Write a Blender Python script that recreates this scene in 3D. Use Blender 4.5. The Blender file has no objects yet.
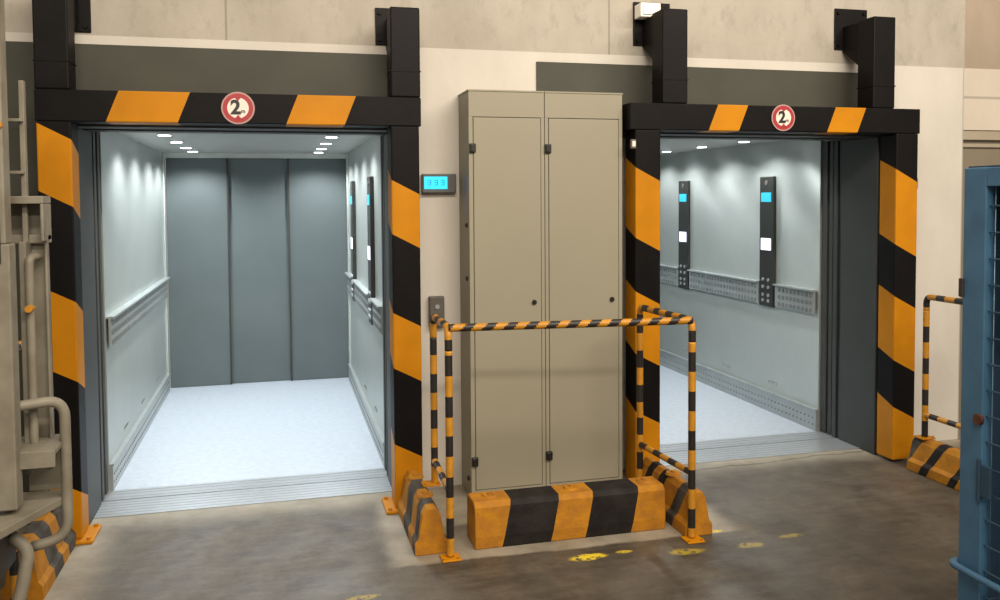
import bpy, bmesh, math, random
from mathutils import Vector, Matrix
random.seed(7)
S = bpy.context.scene
COL = S.collection

# ------------------------------------------------------------------ camera
CAM = (1.1615, -4.7601, 1.75)
yaw, pitch, roll, fpx, ppy = 0.2530, 0.0432, 0.0069, 859.8, 236.5
r0 = Vector((math.cos(yaw), -math.sin(yaw), 0)); f0 = Vector((math.sin(yaw), math.cos(yaw), 0)); u0 = Vector((0, 0, 1))
fw = f0*math.cos(pitch) - u0*math.sin(pitch); up = u0*math.cos(pitch) + f0*math.sin(pitch)
rt = r0*math.cos(roll) - up*math.sin(roll); upr = r0*math.sin(roll) + up*math.cos(roll)
cd = bpy.data.cameras.new('camera'); cam = bpy.data.objects.new('camera', cd); COL.objects.link(cam)
m = Matrix((rt, upr, -fw)).transposed().to_4x4(); m.translation = Vector(CAM); cam.matrix_world = m
cd.sensor_width = 36; cd.lens = fpx*36/1000; cd.shift_y = -(300-ppy)/1000; cd.clip_start = 0.05
S.camera = cam

# ------------------------------------------------------------------ world, lamps, exposure
w = bpy.data.worlds.new('hall'); S.world = w; w.use_nodes = True
w.node_tree.nodes['Background'].inputs[0].default_value = (1.0, 0.89, 0.76, 1)
w.node_tree.nodes['Background'].inputs[1].default_value = 0.42
S.view_settings.view_transform = 'Standard'; S.view_settings.look = 'None'
S.view_settings.exposure = 0.0; S.view_settings.gamma = 1.0; S.view_settings.use_curve_mapping = False

def area(name, loc, target, sx, sy, power, color):
    l = bpy.data.lights.new(name, 'AREA'); l.shape = 'RECTANGLE'; l.size = sx; l.size_y = sy; l.energy = power; l.color = color
    o = bpy.data.objects.new(name, l); COL.objects.link(o); o.location = loc
    o.rotation_euler = (Vector(target)-Vector(loc)).to_track_quat('-Z', 'Y').to_euler()
    return o
area('hall_ceiling_light', (3.6, -4.2, 4.9), (3.0, 0.0, 1.0), 7.0, 0.30, 400, (1.0, 0.88, 0.73))
area('hall_ceiling_light', (3.0, -9.0, 5.2), (3.0, -2.0, 0.0), 7.0, 0.30, 300, (1.0, 0.88, 0.73))
CAR_SPOT = 45.0
CAR_GLOW = 8.0

# ------------------------------------------------------------------ materials
def nt(name):
    M = bpy.data.materials.new(name); M.use_nodes = True
    T = M.node_tree; return M, T, T.nodes['Principled BSDF']
def node(T, typ, **k):
    n = T.nodes.new(typ)
    for a, b in k.items(): setattr(n, a, b)
    return n
def mat(name, col, rough=0.5, metal=0.0, var=0.12, scale=6.0, bump=0.0, bscale=40.0, spec=0.5, stretch=(1, 1, 1), col2=None):
    M, T, P = nt(name)
    P.inputs['Roughness'].default_value = rough; P.inputs['Metallic'].default_value = metal
    P.inputs['Specular IOR Level'].default_value = spec
    tc = node(T, 'ShaderNodeTexCoord'); mp = node(T, 'ShaderNodeMapping'); mp.inputs['Scale'].default_value = stretch
    T.links.new(tc.outputs['Object'], mp.inputs[0])
    nz = node(T, 'ShaderNodeTexNoise'); nz.inputs['Scale'].default_value = scale; nz.inputs['Detail'].default_value = 6
    T.links.new(mp.outputs[0], nz.inputs['Vector'])
    cr = node(T, 'ShaderNodeValToRGB'); c2 = col2 or tuple(c*(1-var) for c in col); c1 = col if col2 else tuple(min(1, c*(1+var)) for c in col)
    cr.color_ramp.elements[0].position = 0.35; cr.color_ramp.elements[1].position = 0.65
    cr.color_ramp.elements[0].color = (*c2, 1); cr.color_ramp.elements[1].color = (*c1, 1)
    T.links.new(nz.outputs['Fac'], cr.inputs[0]); T.links.new(cr.outputs[0], P.inputs['Base Color'])
    if bump:
        n2 = node(T, 'ShaderNodeTexNoise'); n2.inputs['Scale'].default_value = bscale; n2.inputs['Detail'].default_value = 5
        T.links.new(mp.outputs[0], n2.inputs['Vector'])
        b = node(T, 'ShaderNodeBump'); b.inputs['Strength'].default_value = bump; b.inputs['Distance'].default_value = 0.01
        T.links.new(n2.outputs['Fac'], b.inputs['Height']); T.links.new(b.outputs[0], P.inputs['Normal'])
    return M
def emit(name, col, strength):
    M, T, P = nt(name); P.inputs['Base Color'].default_value = (*[c*.5 for c in col], 1)
    P.inputs['Emission Color'].default_value = (*col, 1); P.inputs['Emission Strength'].default_value = strength
    return M

BLACK = mat('black_enamel', (0.0055, 0.0045, 0.0045), 0.5, var=.2, scale=5, bump=.08, bscale=30, spec=.13)
ORANGE = mat('orange_enamel', (0.50, 0.195, 0.004), 0.45, var=.09, scale=4, bump=.05, bscale=30, spec=.18)
KERB_O = mat('worn_orange_paint', (0.47, 0.20, 0.012), 0.7, scale=14, bump=.3, bscale=60, col2=(0.34, 0.14, 0.018), spec=.2)
KERB_B = mat('worn_black_paint', (0.017, 0.014, 0.013), 0.7, var=.35, scale=10, bump=.3, bscale=60, spec=.2)
KERB_G = mat('scuffed_grey_paint', (0.09, 0.082, 0.07), 0.8, scale=12, bump=.3, bscale=60, col2=(0.04, 0.036, 0.03), spec=.2)
RAIL_Y = mat('rail_yellow', (0.50, 0.22, 0.012), 0.5, var=.1, scale=20)
RAIL_K = mat('rail_black', (0.014, 0.011, 0.010), 0.5, var=.2, scale=20)
CABM = mat('beige_powder_coat', (0.285, 0.262, 0.195), 0.5, var=.02, scale=2, spec=.3)
SEAM = mat('dark_gap', (0.03, 0.027, 0.022), 0.8, var=.05)
PLASTK = mat('black_plastic', (0.015, 0.013, 0.012), 0.4, var=.05)
CARW = mat('pale_coated_steel', (0.50, 0.535, 0.51), 0.40, metal=.6, var=.03, scale=3, spec=.5)
_T = CARW.node_tree; _P = _T.nodes['Principled BSDF']; _tn = _T.nodes.new('ShaderNodeCombineXYZ'); _tn.inputs[2].default_value = 1.0
_T.links.new(_tn.outputs[0], _P.inputs['Tangent']); _P.inputs['Anisotropic'].default_value = .92
CARF = mat('studded_steel_floor', (0.50, 0.55, 0.62), 0.42, metal=.3, var=.05, scale=22, bump=.25, bscale=70)
CARC = mat('grey_steel_ceiling', (0.36, 0.36, 0.34), 0.45, metal=.2, var=.04)
SLATE = mat('slate_door_coat', (0.080, 0.097, 0.099), 0.6, metal=.0, var=.06, scale=2)
JAMB = mat('grey_green_frame_coat', (0.034, 0.037, 0.035), 0.55, metal=.0, var=.06, scale=3)
TRACK = mat('dark_door_track', (0.012, 0.013, 0.013), 0.4, var=.1)
STEEL = mat('brushed_steel', (0.50, 0.53, 0.56), 0.32, metal=.7, var=.1, scale=20, stretch=(1, 8, 8))
RUB = mat('grey_bumper_rail', (0.33, 0.36, 0.36), 0.4, metal=.4, var=.05)
RUBD = mat('dark_bumper_slot', (0.15, 0.16, 0.16), 0.5, var=.05)
COP = mat('dark_control_plate', (0.045, 0.047, 0.042), 0.35, metal=.5, var=.1, scale=8)
CYAN = emit('cyan_screen', (0.03, 0.45, 0.75), .8)
CYAN2 = emit('bright_cyan_screen', (0.02, 0.62, 0.95), 1.15)
WHITEB = emit('white_lit_button', (0.85, 0.85, 1.0), 1.6)
LENS = emit('lamp_lens', (0.95, 0.98, 1.0), CAR_GLOW)
DIGIT = emit('screen_digit', (0.01, 0.25, 0.75), 0.6)
HEADER = mat('olive_grey_panel', (0.060, 0.060, 0.046), 0.55, var=.10, scale=3, spec=.25)
MACH = mat('grey_beige_machine_paint', (0.235, 0.215, 0.165), 0.55, scale=9, col2=(0.175, 0.155, 0.115), bump=.1, bscale=25)
MACHD = mat('dark_brown_steel', (0.03, 0.024, 0.02), 0.6, var=.2)
BLUE = mat('blue_cage_paint', (0.055, 0.145, 0.25), 0.5, var=.12, scale=8)
BLUED = mat('deep_blue_sheet', (0.022, 0.055, 0.10), 0.6, var=.1)
BLUEW = mat('blue_mesh_wire', (0.12, 0.22, 0.32), 0.4, metal=.2, var=.1)
RUST = mat('rust_brown_steel', (0.09, 0.03, 0.015), 0.7, var=.3, scale=20)
RED = mat('sign_red', (0.36, 0.022, 0.028), 0.45, var=.06)
PINK = mat('sign_edge_grey', (0.42, 0.25, 0.23), 0.5, var=.05)
SIGNW = mat('sign_white', (0.75, 0.68, 0.60), 0.45, var=.03)
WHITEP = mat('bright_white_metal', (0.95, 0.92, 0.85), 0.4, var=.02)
GREYBOX = mat('grey_device_plastic', (0.10, 0.09, 0.075), 0.5, var=.1)
DOORG = mat('taupe_door_coat', (0.21, 0.175, 0.125), 0.55, var=.05)
DOORB = mat('beige_lintel_coat', (0.36, 0.31, 0.23), 0.55, var=.05)
SILLD = mat('sill_groove', (0.33, 0.35, 0.38), 0.5, var=.1)

def wall_mat(name, col, col2, joints=(), jw=0.012, mott=2.5, dark=None, bump=.15, hj=None, stain=0.0):
    M, T, P = nt(name); L = T.links.new
    P.inputs['Roughness'].default_value = .75; P.inputs['Specular IOR Level'].default_value = .2
    tc = node(T, 'ShaderNodeTexCoord'); mp = node(T, 'ShaderNodeMapping'); mp.inputs['Scale'].default_value = (1, 1, .55)
    L(tc.outputs['Object'], mp.inputs[0])
    nz = node(T, 'ShaderNodeTexNoise'); nz.inputs['Scale'].default_value = mott; nz.inputs['Detail'].default_value = 9; nz.inputs['Roughness'].default_value = .62
    L(mp.outputs[0], nz.inputs['Vector'])
    cr = node(T, 'ShaderNodeValToRGB'); cr.color_ramp.elements[0].position = .34; cr.color_ramp.elements[1].position = .66
    cr.color_ramp.elements[0].color = (*col2, 1); cr.color_ramp.elements[1].color = (*col, 1)
    L(nz.outputs['Fac'], cr.inputs[0]); out = cr.outputs[0]
    if stain:
        n3 = node(T, 'ShaderNodeTexNoise'); n3.inputs['Scale'].default_value = 9; n3.inputs['Detail'].default_value = 10; n3.inputs['Roughness'].default_value = .75; L(mp.outputs[0], n3.inputs['Vector'])
        c3 = node(T, 'ShaderNodeMapRange'); L(n3.outputs['Fac'], c3.inputs[0])
        for i_, v_ in enumerate((.52, .72, 0, stain)): c3.inputs[i_+1].default_value = v_
        m3 = node(T, 'ShaderNodeMix', data_type='RGBA'); L(c3.outputs[0], m3.inputs[0]); L(out, m3.inputs[6]); m3.inputs[7].default_value = (*[v*.55 for v in col2], 1); out = m3.outputs[2]
    sx = node(T, 'ShaderNodeSeparateXYZ'); L(tc.outputs['Object'], sx.inputs[0])
    def line(sock, pos):
        nonlocal out
        a = node(T, 'ShaderNodeMath', operation='SUBTRACT'); L(sock, a.inputs[0]); a.inputs[1].default_value = pos
        b = node(T, 'ShaderNodeMath', operation='ABSOLUTE'); L(a.outputs[0], b.inputs[0])
        c = node(T, 'ShaderNodeMapRange'); L(b.outputs[0], c.inputs[0])
        c.inputs[1].default_value = jw*.4; c.inputs[2].default_value = jw; c.inputs[3].default_value = .55; c.inputs[4].default_value = 0
        mx = node(T, 'ShaderNodeMix', data_type='RGBA'); L(c.outputs[0], mx.inputs[0]); L(out, mx.inputs[6])
        mx.inputs[7].default_value = (*(dark or tuple(v*.35 for v in col)), 1); out = mx.outputs[2]
    for j in joints: line(sx.outputs[0], j)
    if hj: line(sx.outputs[2], hj)
    L(out, P.inputs['Base Color'])
    n2 = node(T, 'ShaderNodeTexNoise'); n2.inputs['Scale'].default_value = 35; n2.inputs['Detail'].default_value = 6; L(tc.outputs['Object'], n2.inputs['Vector'])
    b = node(T, 'ShaderNodeBump'); b.inputs['Strength'].default_value = bump; b.inputs['Distance'].default_value = .01
    L(n2.outputs['Fac'], b.inputs['Height']); L(b.outputs[0], P.inputs['Normal'])
    return M
CONC = wall_mat('raw_concrete', (0.46, 0.42, 0.355), (0.37, 0.335, 0.28), joints=(3.20, 0.9), jw=.008, stain=.4)
CONC2 = wall_mat('browner_concrete', (0.38, 0.31, 0.24), (0.32, 0.26, 0.20))
WALLW = wall_mat('white_painted_wall', (0.62, 0.585, 0.525), (0.55, 0.515, 0.455), joints=(5.885,), jw=.012, bump=.08)
WALLW2 = wall_mat('white_painted_blocks', (0.60, 0.54, 0.45), (0.54, 0.48, 0.40), hj=2.45, jw=.012, bump=.08)

def floor_mat():
    M, T, P = nt('worn_concrete_floor'); L = T.links.new
    P.inputs['Specular IOR Level'].default_value = .35
    tc = node(T, 'ShaderNodeTexCoord'); sx = node(T, 'ShaderNodeSeparateXYZ')
    nd = node(T, 'ShaderNodeTexNoise'); nd.inputs['Scale'].default_value = 4.0; nd.inputs['Detail'].default_value = 5; L(tc.outputs['Object'], nd.inputs['Vector'])
    sub = node(T, 'ShaderNodeVectorMath', operation='SUBTRACT'); L(nd.outputs['Color'], sub.inputs[0]); sub.inputs[1].default_value = (.5, .5, .5)
    sc = node(T, 'ShaderNodeVectorMath', operation='SCALE'); L(sub.outputs[0], sc.inputs[0]); sc.inputs[3].default_value = .12
    ad = node(T, 'ShaderNodeVectorMath', operation='ADD'); L(tc.outputs['Object'], ad.inputs[0]); L(sc.outputs[0], ad.inputs[1])
    L(ad.outputs[0], sx.inputs[0])
    def noise(scale, st=(1, 1, 1), detail=8, rough=.6):
        mp = node(T, 'ShaderNodeMapping'); mp.inputs['Scale'].default_value = st; L(tc.outputs['Object'], mp.inputs[0])
        n = node(T, 'ShaderNodeTexNoise'); n.inputs['Scale'].default_value = scale; n.inputs['Detail'].default_value = detail; n.inputs['Roughness'].default_value = rough
        L(mp.outputs[0], n.inputs['Vector']); return n.outputs['Fac']
    def ramp(s, a, b, ca, cb):
        c = node(T, 'ShaderNodeValToRGB'); c.color_ramp.elements[0].position = a; c.color_ramp.elements[1].position = b
        c.color_ramp.elements[0].color = (*ca, 1); c.color_ramp.elements[1].color = (*cb, 1); L(s, c.inputs[0]); return c.outputs[0]
    def mr(s, a, b, lo=0., hi=1.):
        c = node(T, 'ShaderNodeMapRange', interpolation_type='SMOOTHSTEP'); L(s, c.inputs[0])
        for i, v in enumerate((a, b, lo, hi)): c.inputs[i+1].default_value = v
        return c.outputs[0]
    def mth(op, a, b):
        c = node(T, 'ShaderNodeMath', operation=op)
        for i, v in enumerate((a, b)):
            if isinstance(v, (int, float)): c.inputs[i].default_value = v
            else: L(v, c.inputs[i])
        return c.outputs[0]
    def mix(f, a, b):
        c = node(T, 'ShaderNodeMix', data_type='RGBA')
        if isinstance(f, float): c.inputs[0].default_value = f
        else: L(f, c.inputs[0])
        for i, v in ((6, a), (7, b)):
            if isinstance(v, tuple): c.inputs[i].default_value = (*v, 1)
            else: L(v, c.inputs[i])
        return c.outputs[2]
    base = ramp(noise(3.2, detail=12, rough=.68), .36, .66, (0.052, 0.041, 0.029), (0.122, 0.100, 0.072))
    streak = ramp(noise(9, (.35, 2.2, 1), 10, .7), .45, .75, (0, 0, 0), (1, 1, 1))
    base = mix(mth('MULTIPLY', streak, .38), base, (0.19, 0.16, 0.12))
    fine = ramp(noise(22, detail=9, rough=.7), .35, .7, (0, 0, 0), (1, 1, 1))
    base = mix(mth('MULTIPLY', fine, .42), base, (0.05, 0.04, 0.03))
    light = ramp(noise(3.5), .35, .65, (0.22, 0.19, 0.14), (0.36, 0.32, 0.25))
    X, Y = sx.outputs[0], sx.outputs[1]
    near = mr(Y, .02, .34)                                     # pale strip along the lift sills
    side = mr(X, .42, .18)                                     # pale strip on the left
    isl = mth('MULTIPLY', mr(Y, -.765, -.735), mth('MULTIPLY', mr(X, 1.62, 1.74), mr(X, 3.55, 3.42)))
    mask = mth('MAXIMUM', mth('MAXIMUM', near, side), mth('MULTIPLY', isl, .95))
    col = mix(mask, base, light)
    # expansion cracks
    def crack(px, py, ang, wdt=.008):
        d = mth('ADD', mth('MULTIPLY', X, math.sin(ang)), mth('MULTIPLY', Y, -math.cos(ang)))
        d = mth('ABSOLUTE', mth('SUBTRACT', d, px*math.sin(ang)-py*math.cos(ang)), 0)
        return mr(d, wdt*2, wdt*.4)
    ck = mth('MULTIPLY', crack(4.4, .25, math.radians(4)), mr(X, 3.4, 3.5))
    col = mix(mth('MULTIPLY', ck, .6), col, (0.03, 0.027, 0.022))
    # yellow paint left on the floor
    for px, py, rr, st in ((2.60, -.87, .07, 1.), (2.80, -.85, .04, .7), (3.33, -.72, .045, 1.), (3.10, -.93, .07, .45), (3.45, -.93, .06, .35), (3.7, -.9, .05, .3), (1.5, -1.0, .05, .35)):
        v = node(T, 'ShaderNodeVectorMath', operation='DISTANCE'); q_ = node(T, 'ShaderNodeVectorMath', operation='MULTIPLY'); L(ad.outputs[0], q_.inputs[0]); q_.inputs[1].default_value = (.62, 1.7, 1); L(q_.outputs[0], v.inputs[0]); v.inputs[1].default_value = (px*.62, py*1.7, 0)
        n = mth('MULTIPLY', mr(v.outputs['Value'], rr, rr*.6), mr(noise(30), .38, .5))
        col = mix(mth('MULTIPLY', n, st), col, (0.70, 0.52, 0.03))
    L(col, P.inputs['Base Color'])
    ro = mr(noise(3), .3, .7, .38, .62); L(ro, P.inputs['Roughness'])
    b = node(T, 'ShaderNodeBump'); b.inputs['Strength'].default_value = .2; b.inputs['Distance'].default_value = .01
    L(noise(24), b.inputs['Height']); L(b.outputs[0], P.inputs['Normal'])
    return M
FLOOR = floor_mat()

# ------------------------------------------------------------------ mesh helpers
def obj(name, bm, mats, parent=None, smooth=False, bevel=0.0, seg=2):
    me = bpy.data.meshes.new(name); bmesh.ops.recalc_face_normals(bm, faces=bm.faces); bm.to_mesh(me); bm.free()
    for q in (mats if isinstance(mats, (list, tuple)) else [mats]): me.materials.append(q)
    if smooth:
        for p in me.polygons: p.use_smooth = True
    o = bpy.data.objects.new(name, me); COL.objects.link(o)
    if parent: o.parent = parent
    if bevel:
        b = o.modifiers.new('bevel', 'BEVEL'); b.width = bevel; b.segments = seg; b.limit_method = 'ANGLE'; b.angle_limit = math.radians(40)
    return o
def thing(name, label, cat, loc=(0, 0, 0), group=None):
    o = bpy.data.objects.new(name, None); COL.objects.link(o); o.location = loc; o.empty_display_size = .1
    o['label'] = label; o['category'] = cat
    if group: o['group'] = group
    return o
def tag(o, label, cat, group=None):
    o['label'] = label; o['category'] = cat
    if group: o['group'] = group
    return o
def struct(o): o['kind'] = 'structure'; return o
def box(bm, a, b, mi=0):
    vs = [bm.verts.new((x, y, z)) for x in (a[0], b[0]) for y in (a[1], b[1]) for z in (a[2], b[2])]
    for q in ((0, 1, 3, 2), (4, 6, 7, 5), (0, 4, 5, 1), (2, 3, 7, 6), (0, 2, 6, 4), (1, 5, 7, 3)):
        f = bm.faces.new([vs[i] for i in q]); f.material_index = mi
    return bm
def boxes(*bs):
    bm = bmesh.new()
    for b in bs: box(bm, b[0], b[1], b[2] if len(b) > 2 else 0)
    return bm
def bx(a, b): return boxes((a, b))
def cyl(bm, c, r, h, axis='Z', n=20, mi=0, r2=None):
    """cylinder starting at c and going +h along the axis"""
    r2 = r if r2 is None else r2
    ax = {'X': (Vector((0, 1, 0)), Vector((0, 0, 1)), Vector((1, 0, 0))), 'Y': (Vector((0, 0, 1)), Vector((1, 0, 0)), Vector((0, 1, 0))), 'Z': (Vector((1, 0, 0)), Vector((0, 1, 0)), Vector((0, 0, 1)))}[axis]
    c = Vector(c); A = []; B = []
    for i in range(n):
        t = 2*math.pi*i/n; d = ax[0]*math.cos(t)+ax[1]*math.sin(t)
        A.append(bm.verts.new(c+d*r)); B.append(bm.verts.new(c+d*r2+ax[2]*h))
    for i in range(n):
        j = (i+1) % n; f = bm.faces.new((A[i], A[j], B[j], B[i])); f.material_index = mi
    for q in (A, B): bm.faces.new(q).material_index = mi
    return bm
def striped(profile, cuts, mids, place, length):
    """prism along an axis. profile: [(p, q, shear)], cuts: positions on the axis, mids: material of each stretch"""
    bm = bmesh.new(); ts = [None]+list(cuts)+[None]; rings = []
    for k, t in enumerate(ts):
        ring = []
        for (p, q, s) in profile:
            v = 0.0 if k == 0 else (length if k == len(ts)-1 else min(length, max(0, t+s)))
            ring.append(bm.verts.new(place(v, p, q)))
        rings.append(ring)
    n = len(profile)
    for k in range(len(rings)-1):
        for i in range(n):
            j = (i+1) % n; vs = [rings[k][i], rings[k][j], rings[k+1][j], rings[k+1][i]]
            try: bm.faces.new(vs).material_index = mids[k]
            except ValueError: pass
    bm.faces.new(rings[0]).material_index = mids[0]; bm.faces.new(rings[-1]).material_index = mids[-1]
    bmesh.ops.remove_doubles(bm, verts=bm.verts, dist=1e-5)
    return bm
def path(pts, rad=0.05, step=0.01):
    """polyline with rounded corners, resampled"""
    P = [Vector(p) for p in pts]; out = [P[0]]
    for i in range(1, len(P)-1):
        a = (P[i-1]-P[i]).normalized(); b = (P[i+1]-P[i]).normalized()
        A = P[i]+a*rad; B = P[i]+b*rad
        for k in range(9):
            t = k/8; out.append(A*(1-t)**2+P[i]*2*t*(1-t)+B*t*t)
    out.append(P[-1]); res = [out[0]]
    for i in range(1, len(out)):
        d = (out[i]-out[i-1]).length; n = max(1, int(d/step))
        for k in range(1, n+1): res.append(out[i-1].lerp(out[i], k/n))
    return res
def tube(pts, r, period=0.0, phase=0.0, twist=0.0, n=16, bm=None, duty=.5, mi=0):
    bm = bm or bmesh.new(); rings = []; s = 0.0; S_ = []
    t0 = (pts[1]-pts[0]).normalized(); nrm = t0.orthogonal().normalized()
    for i, p in enumerate(pts):
        t = (pts[min(i+1, len(pts)-1)]-pts[max(i-1, 0)]).normalized()
        nrm = (nrm-t*nrm.dot(t)).normalized(); bn = t.cross(nrm)
        rings.append([bm.verts.new(p+(nrm*math.cos(2*math.pi*k/n)+bn*math.sin(2*math.pi*k/n))*r) for k in range(n)])
        if i: s += (p-pts[i-1]).length
        S_.append(s)
    for i in range(len(pts)-1):
        mid = (S_[i]+S_[i+1])/2
        for k in range(n):
            f = bm.faces.new((rings[i][k], rings[i][(k+1) % n], rings[i+1][(k+1) % n], rings[i+1][k])); f.smooth = True
            f.material_index = (1 if ((mid+phase+twist*(k+.5)/n)/period) % 1 < duty else 0) if period else mi
    for q in (rings[0], rings[-1]):
        f = bm.faces.new(q); f.material_index = mi
    return bm
def text(body, size, ext, mt, name, loc, rot, parent):
    c = bpy.data.curves.new(name, 'FONT'); c.body = body; c.size = size; c.extrude = ext; c.align_x = 'CENTER'; c.align_y = 'CENTER'; c.offset = size*.035
    t = bpy.data.objects.new('tmp', c); COL.objects.link(t); bpy.context.view_layer.update()
    me = bpy.data.meshes.new_from_object(t.evaluated_get(bpy.context.evaluated_depsgraph_get()))
    me.transform(Matrix.Translation(loc) @ Matrix.Rotation(rot[2], 4, 'Z') @ Matrix.Rotation(rot[0], 4, 'X'))
    bpy.data.objects.remove(t); me.materials.clear(); me.materials.append(mt); me.name = name
    o = bpy.data.objects.new(name, me); COL.objects.link(o); o.parent = parent; return o

# ------------------------------------------------------------------ the room
WY = .35                                   # face of the wall
struct(obj('floor', boxes(((-4, -9, -.1), (10, .60, 0))), FLOOR))
O = ((.10, 1.83), (3.34, 5.08))            # rough openings of the two lifts
ZO = 2.30
wb = boxes(((-4, WY, 0), (O[0][0], .60, 2.655)), ((O[0][1], WY, 0), (O[1][0], .60, 2.655)), ((O[1][1], WY, 0), (5.885, .60, 2.655)),
           ((O[0][0], WY, ZO), (O[0][1], .60, 2.655)), ((O[1][0], WY, ZO), (O[1][1], .60, 2.655)))
struct(obj('wall_back', wb, WALLW))
struct(obj('wall_back_right', boxes(((5.885, WY, 2.22), (10, .60, 2.655)), ((7.1, WY, 0), (10, .60, 2.22))), WALLW2))
struct(obj('wall_back_upper', bx((-4, WY, 2.655), (5.885, .60, 5.2)), CONC))
struct(obj('wall_back_upper_right', bx((5.885, WY, 2.655), (10, .60, 5.2)), CONC2))
struct(obj('door_1', boxes(((5.885, .42, 0), (7.1, .50, 2.15)), ((6.48, .415, 0), (6.50, .42, 2.15))), DOORG))
struct(obj('trim_1', boxes(((5.885, .36, 2.15), (7.1, .50, 2.22)), ((5.885, .40, 2.10), (7.1, .50, 2.15))), DOORB, bevel=.005))
# dark cladding above the lifts and left of the first one
struct(obj('trim_2', boxes(((-4, WY-.012, 2.14), (1.81, WY, 2.605)), ((-4, WY-.012, 0), (.10, WY, 2.14))), HEADER, bevel=.002))
struct(obj('trim_3', bx((2.72, WY-.012, 2.14), (5.03, WY, 2.595)), HEADER, bevel=.002))

# ------------------------------------------------------------------ lift door surrounds (fixed)
def surround(x0, x1, n):
    """x0, x1: clear faces"""
    a, b = (O[0] if n == 0 else O[1])
    j = bmesh.new()
    for s, xi, xo in ((1, x0, a), (-1, x1, b)):
        box(j, (min(xi, xo), .185, 0), (max(xi, xo), .565, 2.148))
        box(j, (min(xi-s*.012, xo), .185, 0), (max(xi-s*.012, xo), .60, 2.15), 1)
    box(j, (a, .185, 2.148), (b, .565, ZO-.002)); box(j, (a, .185, 2.158), (b, .60, ZO-.002), 1)
    struct(obj('trim_%d' % (4+3*n), j, [JAMB, TRACK], bevel=.004))
    # sliding door leaves parked behind the frame: only their edges show
    d = bmesh.new()
    for k, (ya, yb, dx) in enumerate(((.612, .655, .002), (.672, .715, .010), (.732, .790, .004))):
        for s, xi, xo in ((1, x0, a-.25), (-1, x1, b+.25)):
            e = xi-s*dx if s == 1 else xi+dx
            box(d, (min(e, xo), ya, .004), (max(e, xo), yb, 2.160))
    for s, xi in ((1, x0), (-1, x1)):
        e = xi-.02*s; box(d, (min(e, e-.2*s), .60, .004), (max(e, e-.2*s), .79, 2.155), 1)
    struct(obj('trim_%d' % (5+3*n), d, [JAMB, TRACK], bevel=.004))
    struct(obj('wall_shaft_front_%s' % ('left' if n == 0 else 'right'), boxes(((a-.3, .60, 2.165), (b+.3, .80, 2.5))), TRACK))
    s = bmesh.new(); sa, sb = a+.0, b-.0
    box(s, (sa, .34, -.02), (sb, .608, .004))
    for k in range(5): box(s, (sa, .38+k*.045, .003), (sb, .383+k*.045, .0048), 1)
    box(s, (sa, .606, -.02), (sb, .622, -.004), 2)
    box(s, (sa, .62, -.02), (sb, .80, .004))
    for y in (.66, .72, .765): box(s, (sa, y, .003), (sb, y+.004, .0048), 1)
    struct(obj('trim_%d' % (6+3*n), s, [STEEL, SILLD, TRACK]))
surround(.148, 1.803, 0)
surround(3.388, 5.050, 1)

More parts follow.
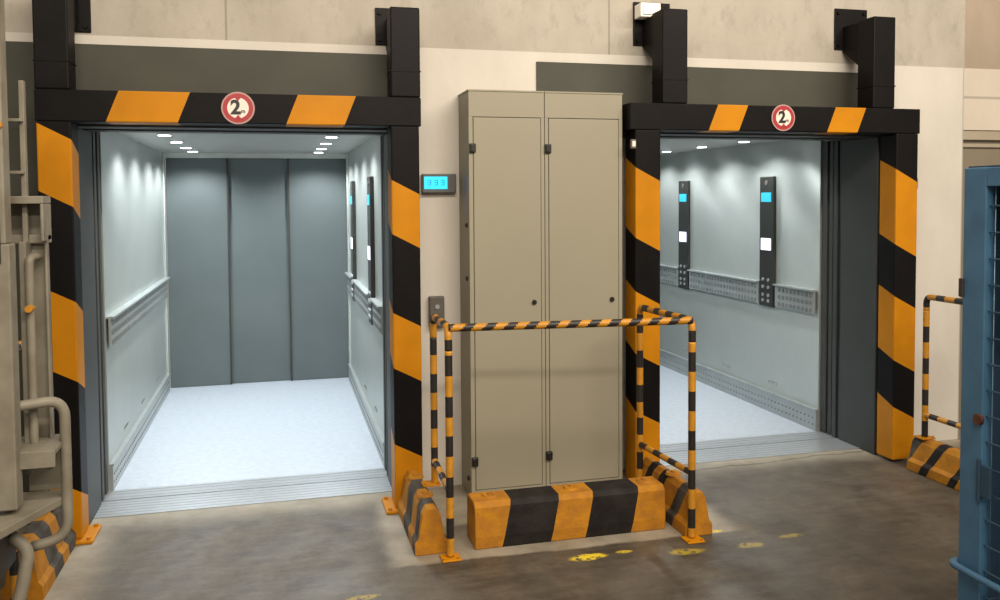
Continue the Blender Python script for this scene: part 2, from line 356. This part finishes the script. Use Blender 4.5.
# ------------------------------------------------------------------ goods lift cars
def lift_car(X0, X1, label, spot):
    Y0, Y1, ZC = .80, 3.75, 2.20; W = X1-X0
    T = thing('elevator_car', label, 'elevator', (X0+W/2, (Y0+Y1)/2, 0), 'open goods lift cars')
    ox, oy = X0+W/2, (Y0+Y1)/2
    def P(name, bm, m, parent=None, **k):
        bmesh.ops.translate(bm, verts=bm.verts, vec=(-ox, -oy, 0)) ; return obj(name, bm, m, parent or T, **k)
    P('car_floor', bx((X0-.05, Y0, -.04), (X1+.05, Y1+.05, .004)), CARF)
    P('car_ceiling', bx((X0-.05, Y0, ZC), (X1+.05, Y1+.05, ZC+.05)), CARC)
    for s in (0, 1):
        xi = X0 if s == 0 else X1; sg = -1 if s == 0 else 1
        wl = bmesh.new()
        box(wl, (min(xi, xi+sg*.04), Y0, 0), (max(xi, xi+sg*.04), Y1, ZC))
        P('side_wall', wl, CARW)
        # corner return by the rear door
        P('corner_post', bx((min(xi, xi-sg*.012), Y1-.10, 0), (max(xi, xi-sg*.012), Y1, ZC)), CARW, bevel=.003)
        cops = ((1.375, 1.575), (2.86, 3.06)) if s == 1 else ()
        ys = [Y0+.03]+[v for c in cops for v in (c[0]-.025, c[1]+.025)]+[Y1-.11]
        for a, b in zip(ys[::2], ys[1::2]):
            h = bmesh.new(); t = .024
            box(h, (min(xi-sg*.012, xi-sg*t), a, .875), (max(xi-sg*.012, xi-sg*t), b, 1.045))
            for z in (.902, .958, 1.014):
                k = a+.03
                while k < b-.03:
                    box(h, (min(xi-sg*t, xi-sg*(t+.006)), k, z-.014), (max(xi-sg*t, xi-sg*(t+.006)), k+.026, z+.014), 1); k += .052
            box(h, (min(xi, xi-sg*.045), a, 1.045), (max(xi, xi-sg*.045), b, 1.058))
            P('bumper_rail', h, [RUB, RUBD], bevel=0)
        k = bmesh.new(); box(k, (min(xi, xi-sg*.022), Y0, .004), (max(xi, xi-sg*.022), Y1-.1, .155)); box(k, (min(xi, xi-sg*.028), Y0, .155), (max(xi, xi-sg*.028), Y1-.1, .166))
        yy = Y0+.03
        while yy < Y1-.15:
            for z in (.05, .10): box(k, (min(xi-sg*.022, xi-sg*.025), yy, z-.006), (max(xi-sg*.022, xi-sg*.025), yy+.012, z+.006), 1)
            yy += .05
        P('kick_rail', k, [RUB, RUBD])
        for vy, q in [(a_, b_) for a_ in (1.35, 2.1, 2.9) for b_ in range(3)]:
            v = bmesh.new(); box(v, (min(xi, xi-sg*.006), vy+q*.05, .235), (max(xi, xi-sg*.006), vy+q*.05+.036, .25))
            P('wall_vent', v, CARW)
        for c in cops:
            xa, xb = min(xi, xi-sg*.03), max(xi, xi-sg*.03)
            cp = P('control_panel', bx((xa, c[0], .86), (xb, c[1], 1.92)), COP, bevel=.006)
            q = xi-sg*.033; qa, qb = min(q, xi-sg*.028), max(q, xi-sg*.028); cy = (c[0]+c[1])/2
            P('display_screen', bx((qa, cy-.072, 1.715), (qb, cy+.072, 1.79)), CYAN, cp)
            P('floor_card', bx((qa, cy-.072, 1.322), (qb, cy+.072, 1.418)), WHITEB, cp)
            for z in (1.08, 1.02, .955, .91):
                for dy in (-.04, .04):
                    bb = bmesh.new(); cyl(bb, (min(q, xi-sg*.026)-(.004 if s == 1 else 0), cy+dy, z), .014, .012, 'X', 12); P('button', bb, STEEL, cp)
            bb = bmesh.new(); cyl(bb, (min(q, xi-sg*.026)-.002, cy, 1.87), .02, .008, 'X', 12); P('speaker_grille', bb, GREYBOX, cp)
    # rear sliding door: three overlapping leaves in a pale frame
    P('door_header', bx((X0, Y1-.02, 2.155), (X1, Y1+.05, ZC)), CARW)
    w3 = W/3
    for k in range(3):
        a = X0+(.015 if k == 0 else k*w3-.02); b = X0+(k+1)*w3+.0 if k < 2 else X1-.0
        dy = (0.0, .035, .015)[k]
        P('door_panel', bx((a if k == 0 else X0+k*w3, Y1+dy, .006), (b, Y1+dy+.03, 2.155)), SLATE, bevel=.004)
        if k: P('door_gap', bx((X0+k*w3-.008, Y1-.003+(0, .03, .01)[k]*0, .006), (X0+k*w3+.008, Y1+.001, 2.155)), SEAM)
    for lx in (X0+.29, X1-.29):
        for ly in (1.38, 2.08, 2.78, 3.35):
            h = bmesh.new(); cyl(h, (lx, ly, ZC-.008), .052, .012, 'Z', 24); f = P('downlight', h, STEEL)
            e = bmesh.new(); cyl(e, (lx, ly, ZC-.012), .040, .006, 'Z', 20); P('lens', e, LENS, f)
            l = bpy.data.lights.new('downlight_beam', 'SPOT'); l.energy = spot; l.spot_size = math.radians(150); l.spot_blend = .6; l.shadow_soft_size = .03; l.color = (.94, .985, 1.0)
            lo = bpy.data.objects.new('downlight_beam', l); COL.objects.link(lo); lo.location = (lx-ox, ly-oy, ZC-.03); lo.parent = T
    return T
lift_car(.150, 1.827, 'open goods lift car left of the beige cabinet, seen straight in to its rear doors', CAR_SPOT)
lift_car(3.367, 5.043, 'open goods lift car right of the beige cabinet, showing two control panels on its wall', CAR_SPOT*.62)

# ------------------------------------------------------------------ striped steel portals
PZ = 2.158
def cutset(zs): return zs
def portal(A, B, beam, upA, upB, ztA, ztB, label, stripes, plate_dz, whitebox=False, left_is_wide=False):
    T = thing('barrier_portal', label, 'barrier', (A[0], 0, 0), 'striped steel portals around the lift openings')
    ox = A[0]
    def P(name, bm, m, parent=None, **k):
        bmesh.ops.translate(bm, verts=bm.verts, vec=(-ox, 0, 0)); return obj(name, bm, m, parent or T, **k)
    D = .16
    for side, (xa, xb), cuts in ((0, A, stripes[0]), (1, B, stripes[1])):
        wd = xb-xa; sl = .52
        # perimeter: left-back, left-front, right-front, right-back; shear falls from left to right
        prof = [(xa, D, .42*D), (xa, 0, 0), (xb, 0, -sl*wd), (xb, D, -sl*wd-.42*D)]
        mids = [1-(i % 2) for i in range(len(cuts)+1)]   # from the foot: orange first
        P('post', striped(prof, cuts, mids, lambda v, p, q: (p, q, .018+v), PZ-.018), [BLACK, ORANGE], bevel=.008)
        if xa > 3: continue
        bp = bmesh.new()
        inner = .055; oa, ob = (.045, inner) if side == 0 else (inner, .02)
        box(bp, (xa-oa, -.04, 0), (xb+ob, .20, .018))
        pl = P('base_plate', bp, ORANGE, bevel=.006)
        for bxp in ((xa-oa+.022 if side else xb+ob-.022),):
            for by in (-.015, .17):
                h = bmesh.new(); cyl(h, (bxp, by, .018), .011, .012, 'Z', 6); P('bolt', h, ORANGE, pl)
    # cross beam with slanted stripes
    ba, bb = beam[0], beam[1]
    prof = [(0, PZ, -.064), (0, PZ+.16, 0), (D, PZ+.16, 0), (D, PZ, -.064)]
    P('crossbeam', striped(prof, [c-ba for c in beam[2]], [0, 1, 0, 1, 0], lambda v, p, q: (ba+v, p, q), bb-ba), [BLACK, ORANGE], bevel=.006)
    for (xa, xb), zt, dz in ((upA, ztA, plate_dz[0]), (upB, ztB, plate_dz[1])):
        u = bmesh.new(); box(u, (xa, 0, PZ+.16), (xb, D, zt)); up_ = P('upright', u, BLACK, bevel=.008)
        # collar seam and bolts
        c = bmesh.new(); box(c, (xa-.003, -.003, PZ+.30), (xb+.003, D+.003, PZ+.306)); P('weld_seam', c, BLACK, up_)
        br = bmesh.new(); xm = (xa+xb)/2; hw = .065
        box(br, (xm-hw, D, zt-.17), (xm+hw, WY-.012, zt-.005))
        # triangular gusset under the arm
        for sx in (-hw, hw-.012):
            v = [bm_v for bm_v in (br.verts.new((xm+sx, D, zt-.17)), br.verts.new((xm+sx, WY-.012, zt-.17)), br.verts.new((xm+sx, D, zt-.30)))]
            v2 = [br.verts.new((p.co.x+.012, p.co.y, p.co.z)) for p in v]
            br.faces.new(v); br.faces.new(v2[::-1])
            for i in range(3): br.faces.new((v[i], v[(i+1) % 3], v2[(i+1) % 3], v2[i]))
        arm = P('bracket_arm', br, BLACK, bevel=.003)
        zc = (dz[0]+dz[1])/2
        P('wall_plate', bx((xm-.125, WY-.014, dz[0]), (xm+.125, WY-.0005, dz[1])), BLACK, bevel=.003)
        for bx_ in (-.1, .1):
            for bz in (dz[0]+.03, dz[1]-.03):
                h = bmesh.new(); cyl(h, (xm+bx_, WY-.026, bz), .012, .013, 'Y', 6); P('bolt', h, BLACK, arm)
    return T
def zs(*v): return [q-.018 for q in v]
portal((0, .161), (1.774, 1.932), (-.005, 1.944, [.387, .732, 1.279, 1.587]), (-.003, .158), (1.778, 1.942), 2.90, 2.812,
       'black and orange striped steel portal framing the left lift',
       (zs(.345, .915, 1.325, 1.81, 2.15), zs(.382, .812, 1.122, 1.562, 1.862)), ((2.668, 2.93), (2.66, 2.875)))
pr = portal((3.228, 3.390), (5.046, 5.212), (3.195, 5.225, [3.77, 3.974, 4.593, 4.815]), (3.404, 3.567), (4.866, 5.029), 2.882, 2.902,
       'black and orange striped steel portal framing the right lift',
       (zs(.468, .818, 1.193, 1.515, 1.935), zs(.372, .680, 1.100, 1.440, 1.928)), ((2.718, 2.99), (2.745, 3.02)))
# added white box standing in for a bright light patch above the bracket arm
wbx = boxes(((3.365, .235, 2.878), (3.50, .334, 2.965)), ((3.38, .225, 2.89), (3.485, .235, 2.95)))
tag(obj('bright_patch_box', wbx, WHITEP, bevel=.006), 'small white box added for a bright patch on the black bracket arm above the cabinet', 'box')

# ------------------------------------------------------------------ height limit signs
def sign(x, z, r, label):
    T = thing('height_limit_sign', label, 'sign', (x, -.003, z), 'round height limit signs')
    def disc(rr, y0, t, mt, name, n=48):
        b = bmesh.new(); cyl(b, (0, y0, 0), rr, t, 'Y', n); return obj(name, b, mt, T)
    disc(r, -.004, .004, PINK, 'backing_disc')
    disc(r*.90, -.0055, .0015, RED, 'red_ring')
    disc(r*.64, -.0070, .0015, SIGNW, 'white_face')
    for s in (1, -1):
        b = bmesh.new(); vs = [(-.22*r, s*.68*r), (.22*r, s*.68*r), (0, s*.42*r)]
        A = [b.verts.new((p, -.0072, q)) for p, q in vs]; B = [b.verts.new((p, -.0085, q)) for p, q in vs]
        b.faces.new(A); b.faces.new(B)
        for i in range(3): b.faces.new((A[i], A[(i+1) % 3], B[(i+1) % 3], B[i]))
        obj('arrow', b, RED, T)
    text('2', r*1.2, .0008, PLASTK, 'numeral', (-.14*r, -.0082, 0), (math.pi/2, 0, 0), T)
    text('m', r*.34, .0006, GREYBOX, 'unit_letter', (.30*r, -.0080, -.20*r), (math.pi/2, 0, 0), T)
sign(.970, 2.240, .085, 'round red ringed sign reading 2 m on the beam of the left lift')
sign(4.213, 2.244, .082, 'round red ringed sign reading 2 m on the beam of the right lift')

# ------------------------------------------------------------------ beige cabinet
def cabinet():
    x0, x1, y0, y1, z0, z1 = 2.229, 3.172, .07, .348, 0.0, 2.374
    T = thing('electrical_cabinet', 'tall beige two-door steel electrical cabinet between the two lifts', 'cabinet', ((x0+x1)/2, y1, 0))
    ox, oy = (x0+x1)/2, y1
    def P(name, bm, m, parent=None, **k):
        bmesh.ops.translate(bm, verts=bm.verts, vec=(-ox, -oy, 0)); return obj(name, bm, m, parent or T, **k)
    xm = x0+.455
    P('body', boxes(((x0, y0+.006, z0), (xm-.002, y1, z1)), ((xm+.002, y0+.006, z0), (x1, y1, z1))), CABM, bevel=.004)
    P('top_rail', boxes(((x0, y0, 2.225), (xm-.002, y0+.008, z1)), ((xm+.002, y0, 2.225), (x1, y0+.008, z1))), CABM, bevel=.002)
    P('frame_stile', boxes(((x0, y0, .0), (x0+.024, y0+.008, 2.225)), ((xm-.022, y0, 0), (xm-.002, y0+.008, 2.225)), ((xm+.002, y0, 0), (xm+.022, y0+.008, 2.225)), ((x1-.022, y0, 0), (x1, y0+.008, 2.225)),
                        ((x0+.024, y0, 0), (xm-.022, y0+.008, .052)), ((xm+.022, y0, 0), (x1-.022, y0+.008, .052))), CABM, bevel=.001)
    P('door_seam', boxes(((x0+.022, y0+.003, .050), (xm-.020, y0+.0085, 2.227)), ((xm+.020, y0+.003, .050), (x1-.020, y0+.0085, 2.227)), ((xm-.003, y0+.002, 0), (xm+.003, y0+.1, z1-.002))), SEAM)
    for a, b in ((x0+.027, xm-.025), (xm+.025, x1-.025)):
        d = P('door', bx((a, y0-.004, .055), (b, y0+.007, 2.221)), CABM, bevel=.004)
        for hz in (2.045, .225):
            P('hinge', boxes(((a-.026, y0-.018, hz-.026), (a+.012, y0-.0, hz+.026)), ((a-.020, y0-.024, hz-.02), (a-.004, y0-.016, hz+.02))), PLASTK, d, bevel=.004)
        lk = bmesh.new(); cyl(lk, (b-.045, y0-.014, 1.145), .014, .012, 'Y', 20); cyl(lk, (b-.045, y0-.018, 1.145), .006, .006, 'Y', 12)
        P('lock', lk, PLASTK, d)
    for hz in (1.60, 1.29, .11):
        P('side_latch', bx((x0-.012, y0+.05, hz-.012), (x0, y0+.075, hz+.012)), PLASTK, bevel=.003)
    P('side_label', bx((x0-.002, y0+.05, 1.66), (x0, y0+.13, 1.88)), mat('lilac_grey_sticker', (.24, .22, .26), .5), None)
    P('roof_lip', boxes(((x0-.004, y0-.004, z1-.004), (xm-.001, y1, z1+.006)), ((xm+.001, y0-.004, z1-.004), (x1+.004, y1, z1+.006))), CABM, bevel=.002)
cabinet()

# ------------------------------------------------------------------ kerbs
def kerb_profile(w, h, sl, steep=False):
    """(across, height, shear); across 0 = the side the stripes are counted on"""
    P = [(0, 0), (0, .06), (.018, .082), (.040, h-.032), (.062, h), (w-.062, h), (w-.040, h-.032), (w-.018, .082), (w, .06), (w, 0)]
    if steep: P = [(.006, 0), (0, .062), (.008, h-.026), (.030, h), (w-.030, h), (w-.008, h-.026), (w, .062), (w-.006, 0)]
    out = []
    for i, (p, z) in enumerate(P):
        out.append((p, z, -sl*(h-z)/h if p < w/2 else -sl*(h-z)/h))
    return out
def kerb(L, w, h, cuts, mids, place, label, sl=.05, mats=None, lug=(), cat='kerb', steep=False):
    T = striped(kerb_profile(w, h, sl, steep), cuts, mids, place, L)
    o = obj('striped_kerb', T, mats or [KERB_O, KERB_B, KERB_G], bevel=.006)
    tag(o, label, cat, 'striped concrete impact kerbs')
    for t in lug:
        b = bmesh.new(); c = place(t, w/2, h-.002); cyl(b, c, .045, .012, 'Z', 16, r2=.038); c2 = (c[0], c[1], c[2]+.01); cyl(b, c2, .016, .010, 'Z', 6)
        obj('anchor_cap', b, mats[0] if mats else KERB_O, o)
    return o
# in front of the cabinet, running along X
kx = 2.088
kerb(1.032, .20, .235, [.190, .447, .632, .885], [0, 1, 0, 1, 0], lambda v, p, q: (kx+v, -.645+p, q),
     'orange and black kerb lying lengthwise in front of the beige cabinet', lug=(.10, .54, .95), steep=True)
# running towards the viewer in front of each portal post
kerb(.66, .17, .232, [.07, .17, .30, .47], [0, 2, 0, 2, 0], lambda v, p, q: (1.785+p, -.635+v, q),
     'orange and grey kerb running from the left lift post beside the cabinet', sl=.10, mats=[KERB_O, KERB_B, KERB_G], lug=(.20, .5))
kerb(.64, .155, .235, [.06, .15, .30, .38, .46, .53], [0, 2, 0, 1, 0, 1, 0], lambda v, p, q: (3.168+p, -.775+v, q),
     'orange and black kerb running forward at the right end of the guard rail', sl=-.10, lug=(.30,))
kerb(.84, .17, .215, [.10, .16, .32, .38, .55, .62, .745], [0, 1, 0, 1, 0, 1, 0, 2], lambda v, p, q: (5.045+p, -.97+v, q),
     'orange and black kerb beside the white wall at the far right post', sl=-.12)
kerb(.64, .17, .262, [.12, .28, .40, .57], [0, 2, 0, 2, 0], lambda v, p, q: (-.035+p, -.66+v, q),
     'orange and grey kerb at the foot of the leftmost post', sl=-.10, lug=(.54,))

# ------------------------------------------------------------------ guard rails
RR = .019
def foot(x, y, z, T, m=ORANGE):
    b = boxes(((x-.048, y-.045, z), (x+.048, y+.045, z+.010))); f = obj('foot_plate', b, m, T, bevel=.005)
    for d in (-.035, .035):
        h = bmesh.new(); cyl(h, (x+d, y-.032, z+.010), .008, .008, 'Z', 6); obj('bolt', h, m, f)
def rail_post(p0, p1, T, phase=0., period=.20):
    obj('post', tube(path([p0, p1]), RR, period, phase), [RAIL_Y, RAIL_K], T)
G = thing('guard_rail', 'black and yellow tube guard rail wrapping around the beige cabinet', 'railing')
zt = 1.135
LX, RX = 1.95, 3.19
YN = -.700
obj('side_rail', tube(path([(LX, YN, 1.02), (LX, YN, zt), (LX, -.28, zt), (LX, -.28, 1.02)], .06), RR, .155, .02), [RAIL_Y, RAIL_K], G)
rail_post((LX, YN, .012), (LX, YN, 1.02), G, .11); rail_post((LX, -.28, .232), (LX, -.28, 1.02), G, .10)
obj('lower_rail', tube(path([(LX, YN, .33), (LX, -.28, .36)]), RR*.9, .16, .03), [RAIL_Y, RAIL_K], G)
obj('front_rail', tube(path([(LX, YN, zt-.004), (RX, -.80, zt-.006)]), RR, .105, .0, twist=.105, n=20), [RAIL_Y, RAIL_K], G)
obj('side_rail', tube(path([(RX, -.80, 1.02), (RX, -.80, zt-.006), (RX, -.15, zt-.015), (RX, -.15, 1.02)], .05), RR, .155, .02), [RAIL_Y, RAIL_K], G)
rail_post((RX, -.80, .012), (RX, -.80, 1.02), G, .145); rail_post((RX, -.15, .05), (RX, -.15, 1.02), G, .08)
obj('lower_rail', tube(path([(RX, -.80, .345), (RX, -.15, .315)]), RR*.9, .19, .03), [RAIL_Y, RAIL_K], G)
foot(LX, YN-.005, 0, G); foot(RX, -.815, 0, G); foot(LX-.02, -.28, .232, G)

def guard(x, yf, yn, label, zk, zbase):
    T = thing('guard_rail', label, 'railing')
    obj('side_rail', tube(path([(x, yn, zk), (x, yn, 1.118), (x, yf, 1.118), (x, yf, zk)], .045), RR, .15, .02), [RAIL_Y, RAIL_K], T)
    rail_post((x, yf, zbase), (x, yf, zk), T, .0); rail_post((x, yn, .012), (x, yn, zk), T, .05)
    obj('lower_rail', tube(path([(x, yf, .365), (x, yn, .365)]), RR*.9, .15, .1), [RAIL_Y, RAIL_K], T)
    foot(x, yn, 0, T); foot(x, yf, zbase-.012, T)
guard(5.12, -.20, -1.03, 'black and yellow tube guard rail standing against the white wall at right', 1.03, .227)
guard(.045, -.21, -.74, 'black and yellow tube guard rail half hidden behind the grey machine', 1.03, .274)

# ------------------------------------------------------------------ wall devices
T = thing('floor_display', 'small wall display with glowing cyan screen left of the cabinet', 'display', (2.10, WY, 1.848))
obj('housing', bx((-.103, -.045, -.057), (.103, 0, .057)), mat('display_housing', (.09, .10, .10), .4), T, bevel=.006)
sc_ = obj('screen', bx((-.092, -.047, -.034), (.048, -.044, .040)), CYAN2, T)
for i, dx in enumerate((-.062, -.022, .018)):
    b = bmesh.new()
    for q in ((0, .014), (0, 0), (0, -.014)): box(b, (dx-.010, -.0485, .004+q[1]-.002), (dx+.010, -.0468, .004+q[1]+.002))
    box(b, (dx+.008, -.0485, -.010), (dx+.012, -.0468, .020)); obj('digit', b, DIGIT, sc_)
obj('side_grille', boxes(*[((.060+k*.011, -.047, -.04), (.065+k*.011, -.044, .04)) for k in range(3)]), GREYBOX, T)
T = thing('call_button_box', 'small grey call button box on the wall above the left guard rail', 'control box', (2.078, WY, 1.08))
obj('housing', bx((-.045, -.05, -.09), (.045, 0, .09)), GREYBOX, T, bevel=.005)
b = bmesh.new(); cyl(b, (0, -.058, .03), .014, .01, 'Y', 16); obj('button', b, STEEL, T)
b = bmesh.new(); cyl(b, (0, -.058, -.03), .014, .01, 'Y', 16); obj('button', b, PLASTK, T)
tag(obj('sensor_box', bx((5.213, .03, 1.80), (5.240, .09, 1.87)), GREYBOX, bevel=.004), 'tiny grey box fixed to the side of the far right striped post', 'sensor')
b = boxes(((3.195, -.012, 2.045), (3.228, .01, 2.10)), ((3.20, -.018, 2.055), (3.222, -.010, 2.09), 1))
tag(obj('signal_lamp', b, [GREYBOX, SIGNW], bevel=.004), 'tiny pale signal lamp on the post edge right of the cabinet', 'lamp')

# ------------------------------------------------------------------ grey machine at the left edge
M_ = thing('machine_frame', 'grey beige steel machine with mast, shelves and tubular guard at left edge', 'machine', (0, -1.2, 0))
def mp(name, bm, m=MACH, parent=None, **k):
    bmesh.ops.translate(bm, verts=bm.verts, vec=(0, 1.2, 0)); return obj(name, bm, m, parent or M_, **k)
mp('mast', boxes(((-.16, -1.30, .62), (.218, -1.22, 1.60)), ((-.16, -1.30, 1.60), (.207, -1.22, 2.75)), ((-.16, -1.30, 0), (-.04, -1.22, .62))), bevel=.006)
mp('mast_recess', bx((.02, -1.306, 1.53), (.190, -1.299, 1.70)), MACHD)
mp('mast_strip', bx((.205, -1.08, 1.10), (.224, -1.05, 2.22)), bevel=.003)
for cz in (2.06, 1.86): mp('clip', bx((.17, -1.10, cz), (.22, -1.06, cz+.012)), bevel=.002)
b = bmesh.new(); cyl(b, (.197, -1.31, 2.03), .012, .015, 'Y', 10); mp('yellow_plug', b, RAIL_Y)
b = bmesh.new(); cyl(b, (.238, -1.16, 1.345), .014, .05, 'Y', 10); mp('orange_plug', b, RAIL_Y)
mp('upper_shelf', boxes(((-.1, -1.12, 1.745), (.290, -1.00, 1.775)), ((.14, -1.01, 1.60), (.290, -1.00, 1.745)), ((.278, -1.12, 1.60), (.290, -1.01, 1.745)), ((.14, -1.06, 1.590), (.290, -1.00, 1.625))), bevel=.004)
mp('column', boxes(((.200, -1.12, .70), (.225, -1.02, 1.60)), ((.200, -1.03, .70), (.285, -1.02, 1.60)), ((.275, -1.06, .70), (.285, -1.02, 1.60))), bevel=.003)
mp('pull_handle', tube(path([(.255, -1.06, 1.54), (.235, -1.12, 1.54), (.235, -1.12, .80), (.255, -1.06, .80)], .03, .02), .016, n=12))
mp('guard_loop', tube(path([(.165, -1.23, .985), (.345, -1.12, .985), (.345, -1.12, .44), (.22, -1.14, .42)], .075, .02), .020, n=14))
mp('middle_shelf', boxes(((.16, -1.24, .80), (.335, -1.00, .82)), ((.16, -1.25, .755), (.335, -1.235, .82))), bevel=.003)
mp('back_plate', bx((.185, -1.02, .60), (.335, -1.01, .76)), bevel=.003)
dk = bmesh.new()
vs = [(.33, -1.02), (.33, -1.12), (.08, -1.75), (-.8, -1.75), (-.8, -1.02)]
A_ = [dk.verts.new((x, y, .600)) for x, y in vs]; B_ = [dk.verts.new((x, y, .568)) for x, y in vs]
dk.faces.new(A_); dk.faces.new(B_[::-1])
for i in range(5): dk.faces.new((A_[i], A_[(i+1) % 5], B_[(i+1) % 5], B_[i]))
mp('deck', dk, bevel=.004)
mp('motor_box', bx((-.5, -1.42, .38), (.17, -1.15, .566)), MACHD, bevel=.01)
mp('lower_guard', tube(path([(.17, -1.22, .50), (.23, -1.22, .44), (.21, -1.25, .30), (.17, -1.27, .15), (.17, -1.27, .03)], .04, .02), .024, n=14))
mp('lower_skirt', boxes(((-.5, -1.38, .06), (.12, -1.30, .37))), bevel=.01)
for xx in (.07, -.25):
    b = bmesh.new(); cyl(b, (xx, -1.33, .065), .065, .05, 'Y', 24); cyl(b, (xx, -1.335, .065), .02, .06, 'Y', 12); mp('wheel', b, MACHD)

# ------------------------------------------------------------------ blue mesh cage at the right edge
CX, CY = 3.665, -2.06
Bt = thing('mesh_cage', 'blue steel wire mesh cage trolley standing at the right edge', 'cage trolley', (CX, CY, 0))
def bp(name, bm, m=BLUE, parent=None, **k): return obj(name, bm, m, parent or Bt, **k)
W_, L_, H_ = .78, 1.15, 1.855
for (px, py) in ((0, 0), (W_, 0), (0, -L_), (W_, -L_)):
    bp('corner_post', bx((px-(.04 if px else 0), py-(.105 if not py else 0), .10), (px+(.0 if px else .04), py+(0 if not py else .06), H_)), bevel=.004)
bp('top_frame', boxes(((0, -L_+.06, H_-.07), (.035, -.105, H_-.001)), ((W_-.035, -L_+.06, H_-.07), (W_, -.105, H_-.001)), ((.04, -.035, H_-.07), (W_-.04, 0, H_-.001)), ((.04, -L_, H_-.07), (W_-.04, -L_+.035, H_-.001))), bevel=.003)
bp('bottom_frame', boxes(((0, -L_+.06, .12), (.035, -.105, .18)), ((W_-.035, -L_+.06, .12), (W_, -.105, .18)), ((.04, -.035, .12), (W_-.04, 0, .18)), ((.04, -L_, .12), (W_-.04, -L_+.035, .18))), bevel=.003)
bp('deck', bx((.005, -L_+.005, .165), (W_-.005, -.005, .195)), BLUED)
bp('end_sheet', bx((.045, -.02, .20), (W_-.045, -.012, H_-.07)), BLUED)
bp('far_sheet', bx((W_-.02, -L_+.07, .20), (W_-.012, -.11, H_-.07)), BLUED)
bp('shade_sheet', bx((.01, -L_+.01, H_-.0), (W_-.01, -.01, H_+.006)), BLUED)  # top sheet added to keep the cage interior dim
bp('inner_sheet', bx((.10, -L_+.07, .20), (.106, -.11, H_-.07)), BLUED)
z = .26; wm = bmesh.new()
while z < H_-.09:
    tube([Vector((.018, -.10, z)), Vector((.018, -L_+.06, z))], .0032, n=6, bm=wm); z += .097
y = -.125
while y > -L_+.07:
    tube([Vector((.024, y, .18)), Vector((.024, y, H_-.06))], .0025, n=6, bm=wm); y -= .05
wo = bp('wire_mesh', wm, BLUEW)
bp('bumper_bar', tube(path([(.02, .02, .345), (-.025, .01, .345), (-.03, -.10, .345), (-.03, -L_, .345)], .03, .02), .014, n=12))
b = bmesh.new(); cyl(b, (-.014, -.095, .925), .020, .014, 'X', 16); bp('latch_knob', b, RUST)
bp('hinge', boxes(((-.010, -.155, .64), (0.002, -.090, .76)), ((-.016, -.11, .62), (-.004, -.095, .78))), BLUED, bevel=.003)
bp('latch', bx((-.012, -.012, 1.37), (0, .008, 1.44)), MACHD, bevel=.003)
for (px, py) in ((.05, -.07), (W_-.05, -.07), (.05, -L_+.07), (W_-.05, -L_+.07)):
    b = bmesh.new(); cyl(b, (px-.015, py, .05), .05, .03, 'X', 20); box(b, (px-.022, py-.02, .05), (px+.022, py+.02, .12), 1)
    bp('caster', b, [PLASTK, STEEL])
